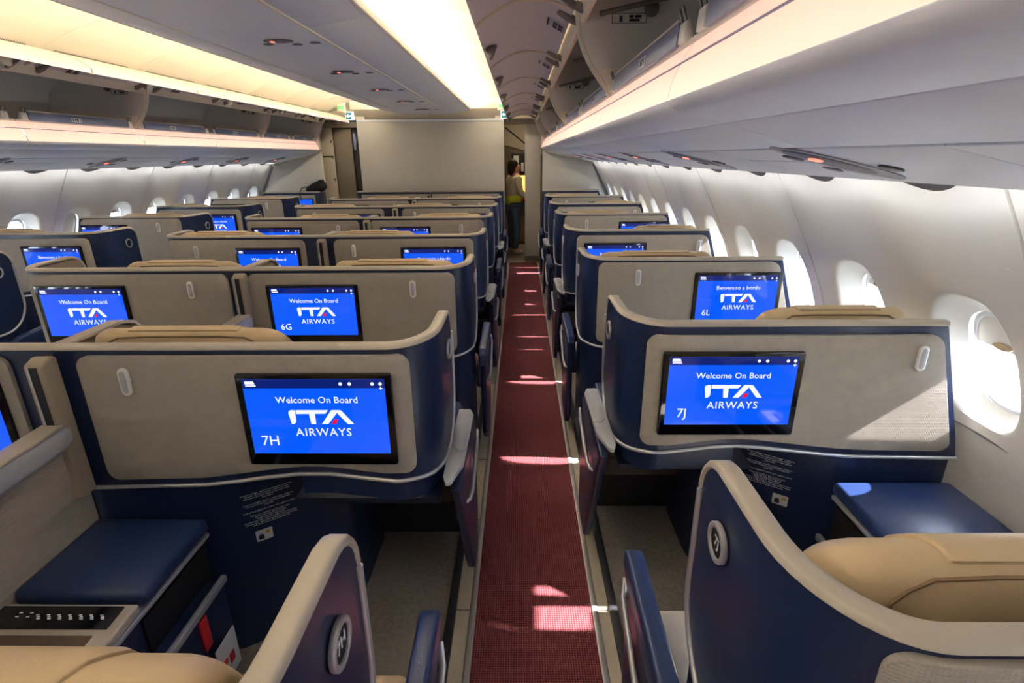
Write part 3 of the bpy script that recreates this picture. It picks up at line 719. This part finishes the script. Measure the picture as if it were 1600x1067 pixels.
        T.add('card_print', MB().box(d*(c0-.0615), d*(c0-.0600), .88, .90, .19, .21).box(d*(c0-.0615), d*(c0-.0600), .91, .935, .17, .205).mesh('card_print', 'red_tag', smooth=0), cdn)
    # seat: backrest with headrest, cushion
    sm = (s0+s1)/2; hw = (s1-s0)/2
    def cushion(prof, name, m, par=None, inset=.05, seg=7):
        """prof: closed (y,z) outline; lofted across t with rounded shoulders"""
        cy0 = sum(p[0] for p in prof)/len(prof); cz0 = sum(p[1] for p in prof)/len(prof); rings = []
        for i in range(2*seg+1):
            a = -pi/2 + pi*i/(2*seg); q = math.sin(a); k = 1 - (1-math.cos(a))**3*.0
            t = sm + (hw-inset)*0 + math.copysign(1, q)*(hw-inset + inset*math.sin(abs(a))) if abs(q) > 1e-6 else sm
            sc = 1 - (inset*(1-math.cos(a)))/.18 if abs(q) > 1e-6 else 1.
            rings.append([(d*t, cy0+(y-cy0)*max(sc, .45), cz0+(z-cz0)*(1-(1-max(sc, .45))*.8)) for y, z in prof])
        return T.add(name, MB().loft(rings).mesh(name, m, smooth=60), par)
    bk = [(0.095, .74), (0.095, 1.02), (0.095, 1.125), (0.107, 1.146), (0.133, 1.151), (0.163, 1.139), (0.191, 1.118), (0.215, 1.096), (0.237, 1.055), (0.249, 1.0), (0.252, .90), (0.265, .82), (0.280, .74)]
    sb = cushion(bk, 'seat_back', 'leather', inset=.07)
    hr = [(0.107, 1.152), (0.135, 1.157), (0.166, 1.144), (0.194, 1.123), (0.218, 1.101), (0.241, 1.059), (0.254, 1.003), (0.258, .92), (0.235, .92), (0.225, 1.0), (0.195, 1.06), (0.155, 1.10), (0.115, 1.12)]
    hh = hw; hw2 = hw
    hw = hw*.58
    cushion(hr, 'headrest_flap', 'leather', sb, inset=.015)
    hw = hw2
    st_pts = [(sm+hw*q, y_, z_) for q, y_, z_ in ((-.86, .094, 1.0), (-.85, .094, 1.07), (-.82, .094, 1.10), (-.76, .095, 1.118), (-.66, .098, 1.131), (-.4, .099, 1.134), (.4, .099, 1.134), (.66, .098, 1.131), (.76, .095, 1.118), (.82, .094, 1.10), (.85, .094, 1.07), (.86, .094, 1.0))]
    T.add('stitching', MB().tube([(d*a, b, c) for a, b, c in st_pts], .003, 6).mesh('stitching', 'stitch'), sb)
    bx('seat_cushion', s0+.01 if even else .02, s1-.01, .34 if even else .20, .78 if even else .70, .40, .475, 'seat_cloth' if win else 'leather', .03)
    bx('seat_base', s0+.03, s1-.03, .36 if even else .20, .70 if even else .62, .08, .40, 'dark_navy', .01)
    bx('seat_back_lower', s0+.03, s1-.03, .27 if even else .10, .34 if even else .22, .40, .76, 'leather', .03)
    # low partition between the centre pair
    if col == 'CR':
        ti = 1.068
        cw = [(.0, .80), (.0, 1.125), (.25, 1.125), (.30, 1.112), (.335, 1.08), (.35, 1.03), (.365, .80)]
        wg = T.add('centre_wing', MB().prism(cw, 'x', d*(ti-.036), d*(ti-.003)).mesh('centre_wing', 'lining', .006, 2))
        cp_ = [(.0, 1.128), (.25, 1.128), (.302, 1.115), (.338, 1.082), (.354, 1.03), (.368, .82)]
        T.add('wing_cap', MB().grid([[(d*(ti-.046), a_, b_) for a_, b_ in cp_], [(d*(ti-.044), a_+.006, b_+.008) for a_, b_ in cp_], [(d*(ti-.002), a_+.006, b_+.008) for a_, b_ in cp_], [(d*(ti-.001), a_, b_) for a_, b_ in cp_], [(d*(ti-.046), a_, b_) for a_, b_ in cp_]]).mesh('wing_cap', 'rail', smooth=50), wg)
        pw = T.add('partition', MB().prism([(.30, .12), (1.045, .12), (1.05, .80), (1.05, .88), (.62, .88), (.42, .80), (.30, .62)], 'x', d*(ti-.034), d*(ti-.002)).mesh('partition', 'taupe', .006, 3))
        T.add('partition_bar', MB().prism([(.44, .845), (1.0, .865), (1.022, .885), (1.022, .918), (1.0, .928), (.44, .905)], 'x', d*(ti-.060), d*(ti-.028)).mesh('partition_bar', 'ledge_grey', .008, 3), pw)
        T.add('partition_cap', MB().prism([(.44, .906), (1.0, .929), (1.0, .938), (.44, .915)], 'x', d*(ti-.062), d*(ti-.002)).mesh('partition_cap', 'rail', .003), pw)
        po = T.add('partition_post', MB().prism([(.995, .70), (1.05, .70), (1.05, 1.118), (1.03, 1.125), (.995, 1.11)], 'x', d*(ti-.055), d*(ti-.002)).mesh('partition_post', 'lining', .008, 3))
        T.add('post_slot', MB().box(d*(ti-.040), d*(ti-.020), .9935, .9965, .90, 1.105).mesh('post_slot', 'black'), po)
        T.add('post_slot_rim', MB().box(d*(ti-.0195), d*(ti-.014), .9925, .9965, .90, 1.107).mesh('post_slot_rim', 'silver'), po)
    return T
# --- screen graphics -------------------------------------------------------
def logo_parts(k):
    """airline lettering, unit = logo width 1; returns white polys and the red one"""
    W = [[(0, .20), (.012, .235), (.045, .25), (.095, .25), (.105, .235), (.105, .06), (.09, .03), (.06, .012), (.03, .012)],
         [(.118, .25), (.62, .25), (.575, .19), (.118, .185)],
         [(.318, .19), (.410, .19), (.410, .012), (.335, .012)],
         [(.50, .012), (.60, .012), (.745, .19), (.745, .25), (.675, .25), (.66, .235)],
         [(.745, .25), (.80, .25), (.825, .24), (1.0, .012), (.905, .012), (.745, .215)]]
    Rr = [(.655, .012), (.725, .012), (.765, .09), (.70, .09)]
    return W, Rr
def flat(polys, m, name, x0, z0, s, y, dep=.0006):
    mb = MB()
    for p in polys:
        mb.prism([(x0+a*s, z0+b*s) for a, b in p], 'y', y-dep, y)
    return mb.mesh(name, m, smooth=0)
RX = Matrix.Rotation(pi/2, 4, 'X')
def text_at(body, size, m, x, y, z, align='CENTER', spacing=1., shear=0.):
    return xform_mesh(text_mesh(body, size, m, align, .0003, spacing, shear=shear), Matrix.Translation((x, y, z)) @ RX)
GFX = {}
def gfx(key, T, greet, seat):
    mon, x, zc, y = T.scr
    k = (key, greet, seat)
    if k in GFX: return GFX[k]
    W, Rr = logo_parts(1); out = []
    lw = .180; lx = x-.080
    out.append(('airline_logo', flat(W, 'screen_white', 'airline_logo', lx, zc-.011, lw, y)))
    out.append(('logo_mark', flat([Rr], 'screen_red', 'logo_mark', lx, zc-.011, lw, y)))
    out.append(('logo_text', text_at('AIRWAYS', .034, 'screen_white', x+.012, y, zc-.036, spacing=1.12)))
    out.append(('greeting', text_at(greet, .0275, 'screen_white', x+.004, y, zc+.064)))
    ic = [[(-.186, .106), (-.158, .106), (-.158, .1095), (-.186, .1095)], [(-.187, .112), (-.160, .112), (-.163, .121), (-.187, .121)]]
    for cx in (.075, .100, .162, .184):
        ic.append([(cx+.0048*math.cos(a), .113+.0052*math.sin(a)) for a in [2*pi*i/10 for i in range(10)]])
    ic.append([(.1835, .094), (.1855, .094), (.1855, .105), (.1835, .105)]); ic.append([(.1795, .0985), (.1895, .0985), (.1895, .1005), (.1795, .1005)])
    out.append(('status_icons', flat(ic, 'screen_white', 'status_icons', x, zc, 1, y)))
    if seat: out.append(('seat_number', text_at(seat, .043, 'screen_white', x-.143, y, zc-.063)))
    GFX[k] = out; return out
XA = {'R': .325, 'CR': -.242, 'CL': 2*XC+.242, 'L': 2*XC-.325}
YB = {'R': 1.534, 'L': 1.55, 'CR': 1.342, 'CL': 1.342}
WB, BV = 'Welcome On Board', 'Benvenuto a bordo'
SEATTXT = {('R', 0): (WB, '7J'), ('CR', 0): (WB, '7H'), ('CL', 0): (WB, None), ('R', 1): (BV, '6L'), ('CR', 1): (WB, '6G'), ('CL', 1): (WB, None),
           ('R', 2): (BV, None), ('CR', 2): (BV, None), ('CL', 2): (WB, None)}
LBL = {('R', -1): 'navy seat in the right foreground with a 7J badge on its wing', ('CR', -1): 'navy centre seat in the left foreground with a 7H badge on its wing',
       ('R', 0): 'navy right-hand seat whose back carries the 7J screen', ('CR', 0): 'navy centre seat whose back carries the 7H screen',
       ('CL', 0): 'left seat of the centre pair beside the 7H screen, cut by the frame',
       ('R', 1): 'navy right-hand seat whose back carries the 6L screen', ('CR', 1): 'navy centre seat whose back carries the 6G screen',
       ('CL', 1): 'left seat of the centre pair whose screen is beside the 6G screen'}
NAMEC = {'R': 'right window column', 'L': 'left window column', 'CR': 'right half of the centre pairs', 'CL': 'left half of the centre pairs'}
for col in ('R', 'CR', 'CL', 'L'):
    for even in (True, False): TPL[col, even] = make_suite(col, even)
    for k in range(-1, 6):
        if (col == 'L' and k < 1) or (col == 'CL' and k < 0): continue
        even = (k % 2 == 0) != (col == 'CL'); T = TPL[col, even]
        e, objs = T.inst('business_seat', (XA[col], YB[col]+ROW*k-(.05 if k == -1 else 0), 0))
        if k == -1:                       # the foreground row sits a little further aft of its console
            for o in objs:
                if o.parent is e and o.name.split('.')[0].startswith(('console', 'control', 'pocket', 'life_vest', 'safety_card', 'partition')): o.location.y = .05
                if o.parent is e and o.name.startswith('armrest'): o.location.y = .03
        lab = LBL.get((col, k), f'navy seat in the {NAMEC[col]}, {ORD[5-k].replace("nearest", "first")} row from the front')
        tag(e, lab, 'seat', 'business class seats')
        greet, seat = SEATTXT.get((col, k), (BV if k % 3 else WB, None))
        for nm, me in gfx((col, even), T, greet, seat):
            o = link(nm, me, objs[T.scr[0]])
            if nm == 'status_icons': o['kind'] = 'stuff'
        if k == -1 and col in ('R', 'CR'):
            bd, bx_, by_, bz_ = T.badge
            tm = text_mesh('7J' if col == 'R' else '7H', .026, 'print', depth=.0005)
            d = 1 if col == 'R' else -1        # viewed from the aisle
            mtx = Matrix(((0, 0, -d, bx_), (-d, 0, 0, by_), (0, 1, 0, bz_), (0, 0, 0, 1)))
            link('badge_number', xform_mesh(tm, mtx), objs[bd])

# front consoles at the bulkhead (flat, screen only)
def front_unit(col, label, screen_t):
    win = col in 'RL'; d = {'R': 1, 'L': -1, 'CR': -1, 'CL': 1}[col]
    xa, Y = XA[col], 8.02
    wt, wb = (.82, .98) if win else (1.066, 1.066)
    e = link('front_console', None, None, (xa, Y, 0)); tag(e, label, 'console', 'bulkhead consoles')
    link('shell', MB().prism([(0, .0), (d*wb, .0), (d*wb, .70), (d*wt, 1.13), (0, 1.13)], 'y', 0, .30).mesh('shell', 'navy', .012, 3), e)
    link('top_rail', MB().box(-d*.006, d*wt, -.006, .06, 1.13, 1.15).mesh('top_rail', 'rail', .006, 2), e)
    link('back_panel', MB().prism([(d*.06, .74), (d*(wb-.05), .74), (d*(wt-.02), 1.10), (d*.06, 1.10)], 'y', -.012, 0).mesh('back_panel', 'taupe', .005), e)
    x = d*screen_t; zc = .915
    m = link('monitor', MB().prism(rrect(x-.214, x+.214, zc-.141, zc+.141, .008), 'y', -.022, -.01).mesh('monitor', 'black_glass', .002), e)
    link('screen', MB().box(x-.195, x+.195, -.0235, -.0215, zc-.103, zc+.126).mesh('screen', 'screen_blue', smooth=0), m)
    hx = d*(.80 if screen_t < .5 else .25)
    link('coat_hook', MB().prism(rrect(hx-.0145, hx+.0145, .99, 1.07, .0144), 'y', -.02, -.01).mesh('coat_hook', 'white_plastic', .003), e)
front_unit('R', 'low navy console with taupe panel at the right bulkhead', .33)
front_unit('CR', 'low console at the centre bulkhead, right half', .33)
front_unit('CL', 'low console at the centre bulkhead, left half', .74)
front_unit('L', 'low navy console at the left bulkhead with a black bag on top', .30)

# ------------------------------------------------------------------ front bulkhead area
YE = Y_END
struct('wall_front', MB().box(-2.39, -.232, YE, YE+.06, 0, 2.10).mesh('wall_front', 'bulkhead', .006), 'wide pale grey centre bulkhead at the front of the cabin', 'wall')
struct('trim_30', MB().box(-2.39, -.232, YE-.006, YE+.06, 2.10, 2.135).mesh('bulkhead_cap', 'ceiling_grey', .003), 'grey cap strip on top of the centre bulkhead', 'trim')
struct('trim_31', MB().prism([(8.20, 2.26), (YE+.05, 2.14), (YE+.05, 2.6), (8.20, 2.6)], 'x', -2.42, -.20).mesh('bulkhead_header', 'cream', .003), 'sloped cream header above the centre bulkhead', 'trim')
struct('trim_32', MB().prism([(8.23, 2.205), (8.29, 2.205), (8.29, 2.235), (8.23, 2.235)], 'x', XC-.24, XC+.24).mesh('ceiling_end', 'panel_dark', .003), 'dark recess at the far end of the grey ceiling panel', 'trim')
for sg in (1, -1):
    wh = 'right' if sg > 0 else 'left'
    xs = lambda s: XC+sg*s
    ob = [(xs(1.645), 0), (xs(2.66), 0), (xs(2.76), .5), (xs(2.70), .9), (xs(2.60), 1.16), (xs(2.42), 1.52), (xs(1.645), 1.72)]
    struct(f'wall_{wh}_bulkhead', MB().prism(ob, 'y', YE-.02, YE+.04).mesh('side_bulkhead', 'bulkhead', .004), f'pale bulkhead panel behind the front {wh} seats', 'wall')
    tr = [(xs(2.42), 1.50), (xs(2.60), 1.15), (xs(2.70), .9), (xs(2.75), .5)]
    struct(f'trim_{33 if sg>0 else 34}', MB().tube([(x-sg*.02, YE-.03, z) for x, z in tr], .022, 8).mesh('bulkhead_edge', 'seam_grey', smooth=60), f'grey edge moulding where the {wh} bulkhead meets the wall', 'trim')
    # ceiling over the cross aisle
    struct(f'ceiling_{wh}_front', MB().prism([(xs(.3), 2.46), (xs(1.2), 2.36), (xs(1.62), 2.25), (xs(1.9), 2.25), (xs(1.9), 2.6), (xs(.3), 2.6)], 'y', 8.34, 8.50).mesh('cross_ceiling', 'cream', .004), f'cream ceiling end over the {wh} doorway', 'ceiling')
    struct(f'trim_{36 if sg>0 else 37}', MB().box(min(xs(.95), xs(1.95)), max(xs(.95), xs(1.95)), 8.345, 8.36, 2.13, 2.55).mesh('doorway_fascia', 'cream', smooth=0), f'cream fascia above the {wh} aisle doorway', 'trim')
    # exit sign and arrow sign hanging at the aisle end
    e = link('exit_sign', None, None, (xs(1.235 if sg < 0 else 1.05), 8.17, 2.29)); tag(e, f'small green lit exit sign at the end of the {wh} aisle', 'sign')
    link('sign_plate', MB().box(-.055, .075, -.0, .01, -.06, .09).mesh('sign_plate', 'cream', .003), e)
    mb = MB()
    for i in range(3): mb.prism([(-.03+i*.028, -.028), (-.012+i*.028, -.028), (-.010+i*.028, .012), (-.018+i*.028, .02), (-.030+i*.028, .012)], 'y', -.004, .0)
    link('sign_figures', mb.mesh('sign_figures', 'sign_green', smooth=0), e)
    a = link('arrow_sign', None, None, (xs(1.135 if sg < 0 else 1.10), 8.24, 2.178)); tag(a, f'teal sign with white arrow below the {wh} exit sign', 'sign')
    link('sign_plate', MB().box(-.062, .062, 0, .012, -.055, .055).mesh('sign_plate', 'sign_white', .003), a)
    link('sign_field', MB().box(-.052, .024, -.003, .0, -.045, .045).mesh('sign_field', 'sign_teal', smooth=0), a)
    link('arrow', MB().prism([(-.046, 0), (-.018, .026), (-.018, .011), (.014, .011), (.014, -.011), (-.018, -.011), (-.018, -.026)], 'y', -.006, -.003).mesh('arrow', 'sign_white', smooth=0), a)
# right doorway: jamb wall, lintel, galley
struct('wall_right_jamb', MB().box(.075, .318, YE+.22, YE+.30, 0, 2.06).mesh('jamb', 'bulkhead', .004), 'pale narrow wall panel beside the right doorway', 'wall')
struct('baseboard_right', MB().box(.075, .318, YE+.20, YE+.221, 0, .085).mesh('kickplate', 'panel_dark', .003), 'dark kick plate at the foot of the doorway panel', 'baseboard')
struct('trim_35', MB().box(-.232, .318, YE+.18, YE+.30, 2.06, 2.30).mesh('lintel', 'panel_beige', .004), 'beige lintel over the right doorway', 'trim')
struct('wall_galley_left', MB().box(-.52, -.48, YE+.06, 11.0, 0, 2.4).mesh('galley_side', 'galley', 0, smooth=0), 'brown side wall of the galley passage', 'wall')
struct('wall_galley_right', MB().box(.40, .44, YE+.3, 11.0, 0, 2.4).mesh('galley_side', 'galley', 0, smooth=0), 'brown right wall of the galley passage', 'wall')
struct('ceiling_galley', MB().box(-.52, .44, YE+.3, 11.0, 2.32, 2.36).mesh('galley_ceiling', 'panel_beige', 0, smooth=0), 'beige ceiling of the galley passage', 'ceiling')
G = link('galley_unit', None, None, (.08, 10.35, 0)); tag(G, 'brown galley wall unit with equipment seen through the right doorway', 'galley')
link('body', MB().box(-.36, .34, 0, .25, 0, 2.32).mesh('body', 'galley', .004), G)
link('upper_panel', MB().prism([(-.36, 1.80), (.34, 1.62), (.34, 2.30), (-.36, 2.30)], 'y', -.03, 0).mesh('upper_panel', 'panel_beige', .003), G)
link('rail', MB().tube([(-.34, -.04, 2.10), (.10, -.04, 1.76)], .012, 8).mesh('rail', 'black'), G)
link('telephone_panel', MB().box(-.24, .02, -.04, 0, 1.28, 1.66).mesh('telephone_panel', 'black', .006), G)
link('telephone', MB().box(-.20, -.10, -.07, -.04, 1.42, 1.62).box(-.06, -.01, -.06, -.04, 1.34, 1.5).mesh('telephone', 'white_plastic', .01), G)
link('lamp_glow', MB().box(-.16, .12, -.02, 0, .98, 1.27).mesh('lamp_glow', 'galley_glow', .01), G)
link('red_box', MB().box(-.10, .10, -.12, 0, .82, .97).mesh('red_box', 'red_tag', .01), G)
link('counter', MB().box(-.36, .34, -.16, 0, .76, .80).mesh('counter', 'galley_dark', .004), G)
for i in range(3):
    link('trolley_door', MB().box(-.35+i*.23, -.13+i*.23, -.015, 0, .06, .74).mesh('trolley_door', 'panel_dark', .004), G)
GL = link('galley_glow', MB().box(-.20, .34, 9.2, 9.5, 2.30, 2.318).mesh('galley_glow', 'galley_fill', .003)); tag(GL, 'added ceiling light brightening the galley passage', 'lamp')  # added light, brightens the dark galley and the person
# left doorway: lavatory panels
V = link('lavatory_wall', None, None, (0, 0, 0)); tag(V, 'beige lavatory wall with folding door at the end of the left aisle', 'lavatory')
link('frame_panel', MB().box(-2.99, -2.79, YE+.06, YE+.10, 0, 2.10).mesh('frame_panel', 'panel_beige', .004), V)
link('door_leaf', MB().box(-2.79, -2.52, YE+.12, YE+.16, 0, 2.02).mesh('door_leaf', 'panel_dark', .006), V)
link('door_leaf', MB().box(-2.515, -2.44, YE+.16, YE+.20, 0, 2.02).mesh('door_leaf_inner', 'galley_dark', .006), V)
for z in (1.30, 1.62, 1.84): link('latch', MB().box(-2.82, -2.805, YE+.05, YE+.06, z-.02, z+.02).mesh('latch', 'black', .002), V)
link('top_rail', MB().box(-2.99, -2.40, YE+.05, YE+.16, 2.03, 2.12).mesh('top_rail', 'panel_dark', .004), V)
link('wall_slot', MB().box(-2.985, -2.80, YE+.05, YE+.06, 1.62, 1.64).mesh('wall_slot', 'black'), V)
m = MB().tube([(-2.47, YE+.10, 1.95), (-2.46, YE+.09, 1.85), (-2.47, YE+.10, 1.72)], [.02, .035, .015], 8)
o = link('oxygen_hood', m.mesh('oxygen_hood', 'bumper_blue')); tag(o, 'small blue-white equipment pouch in the left doorway', 'equipment')
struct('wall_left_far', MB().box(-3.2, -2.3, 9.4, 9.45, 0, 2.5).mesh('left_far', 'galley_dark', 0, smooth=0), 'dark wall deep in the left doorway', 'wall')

# ------------------------------------------------------------------ black bag on the left front console
bag = MB(); rings = []
for i in range(9):
    t = i/8; r = .10*math.sin(pi*(.12+.80*t))**.7
    rings.append([(-3.06 + .13*t + .19*math.cos(2*pi*j/14)*(r/.1)*(1.1-.75*t), 8.15 + .08*math.sin(2*pi*j/14)*(r/.1), 1.136+.17*t + .008*math.sin(3*j+i)) for j in range(14)])
bag.loft(rings)
B = link('bag', None, None, (0, 0, 0)); tag(B, 'small slumped black bag on the left bulkhead console', 'bag')
link('bag_body', bag.mesh('bag_body', 'bag_black', smooth=60), B)
link('strap', MB().tube([(-3.14, 8.10, 1.21), (-3.20, 8.06, 1.20), (-3.22, 8.02, 1.155), (-3.215, 8.0, 1.10), (-3.20, 8.0, 1.0)], .006, 6).mesh('strap', 'bag_black'), B)

# ------------------------------------------------------------------ person in the galley doorway
def skin_obj(name, verts, edges, radii, m, parent=None, sub=2):
    me = bpy.data.meshes.new(name); me.from_pydata(verts, edges, []); me.materials.append(MATS[m])
    o = link(name, me, parent)
    sk = o.modifiers.new('Skin', 'SKIN'); sk.use_smooth_shade = True
    for v, r in zip(me.skin_vertices[0].data, radii): v.radius = (r, r) if not isinstance(r, tuple) else r
    me.skin_vertices[0].data[0].use_root = True
    ss = o.modifiers.new('Sub', 'SUBSURF'); ss.levels = sub; ss.render_levels = sub
    return o
PX, PY = -.12, 9.30
P = link('person', None, None, (PX, PY, 0)); tag(P, 'person with dark hair in yellow vest, pale jacket and jeans in the galley doorway', 'person')
P.rotation_euler = (0, 0, math.radians(-68)); P.scale = (.94, .94, .94)
bv = [(0, 0, .90), (0, .01, 1.05), (0, .02, 1.22), (0, .03, 1.36), (0, .05, 1.43), (0, .06, 1.50), (0, .07, 1.60),
      (-.17, .03, 1.34), (-.23, .05, 1.10), (-.16, .24, 1.0), (-.14, .32, 1.0),
      (.17, .03, 1.34), (.25, .04, 1.10), (.20, .24, 1.02), (.18, .33, 1.02),
      (-.09, 0, .84), (-.10, .02, .48), (-.10, -.02, .08), (-.10, .12, .04), (.09, 0, .84), (.10, .03, .48), (.10, -.01, .08), (.10, .13, .04)]
be = [(0, 1), (1, 2), (2, 3), (3, 4), (4, 5), (5, 6), (3, 7), (7, 8), (8, 9), (9, 10), (3, 11), (11, 12), (12, 13), (13, 14), (0, 15), (15, 16), (16, 17), (17, 18), (0, 19), (19, 20), (20, 21), (21, 22)]
br = [.11, .12, .135, .12, .055, .085, .075, .06, .05, .036, .03, .06, .05, .036, .03, .09, .062, .045, .035, .09, .062, .045, .035]
skin_obj('body', bv, be, br, 'skin', P)
jk = lambda idx: [bv[i] for i in idx]
skin_obj('jacket', jk([0, 1, 2, 3, 7, 8, 9, 11, 12, 13]), [(0, 1), (1, 2), (2, 3), (3, 4), (4, 5), (5, 6), (3, 7), (7, 8), (8, 9)], [.135, .14, .152, .13, .078, .066, .048, .078, .066, .048], 'jacket', P)
skin_obj('vest', [(0, 0, .84), (0, .01, .98), (0, .012, 1.10)], [(0, 1), (1, 2)], [(.16, .15), (.165, .155), (.160, .15)], 'hivis', P)
skin_obj('trousers', jk([0, 15, 16, 17, 19, 20, 21]), [(0, 1), (1, 2), (2, 3), (0, 4), (4, 5), (5, 6)], [.12, .10, .078, .062, .10, .078, .062], 'jeans', P)
for s in (-1, 1):
    skin_obj('shoe', [(s*.10, -.03, .05), (s*.10, .06, .045), (s*.10, .15, .035)], [(0, 1), (1, 2)], [.05, .048, .035], 'shoe', P)
skin_obj('hair', [(0, .045, 1.66), (0, .0, 1.60), (0, -.03, 1.50), (0, -.03, 1.38)], [(0, 1), (1, 2), (2, 3)], [.085, .105, .085, .055], 'hair', P)
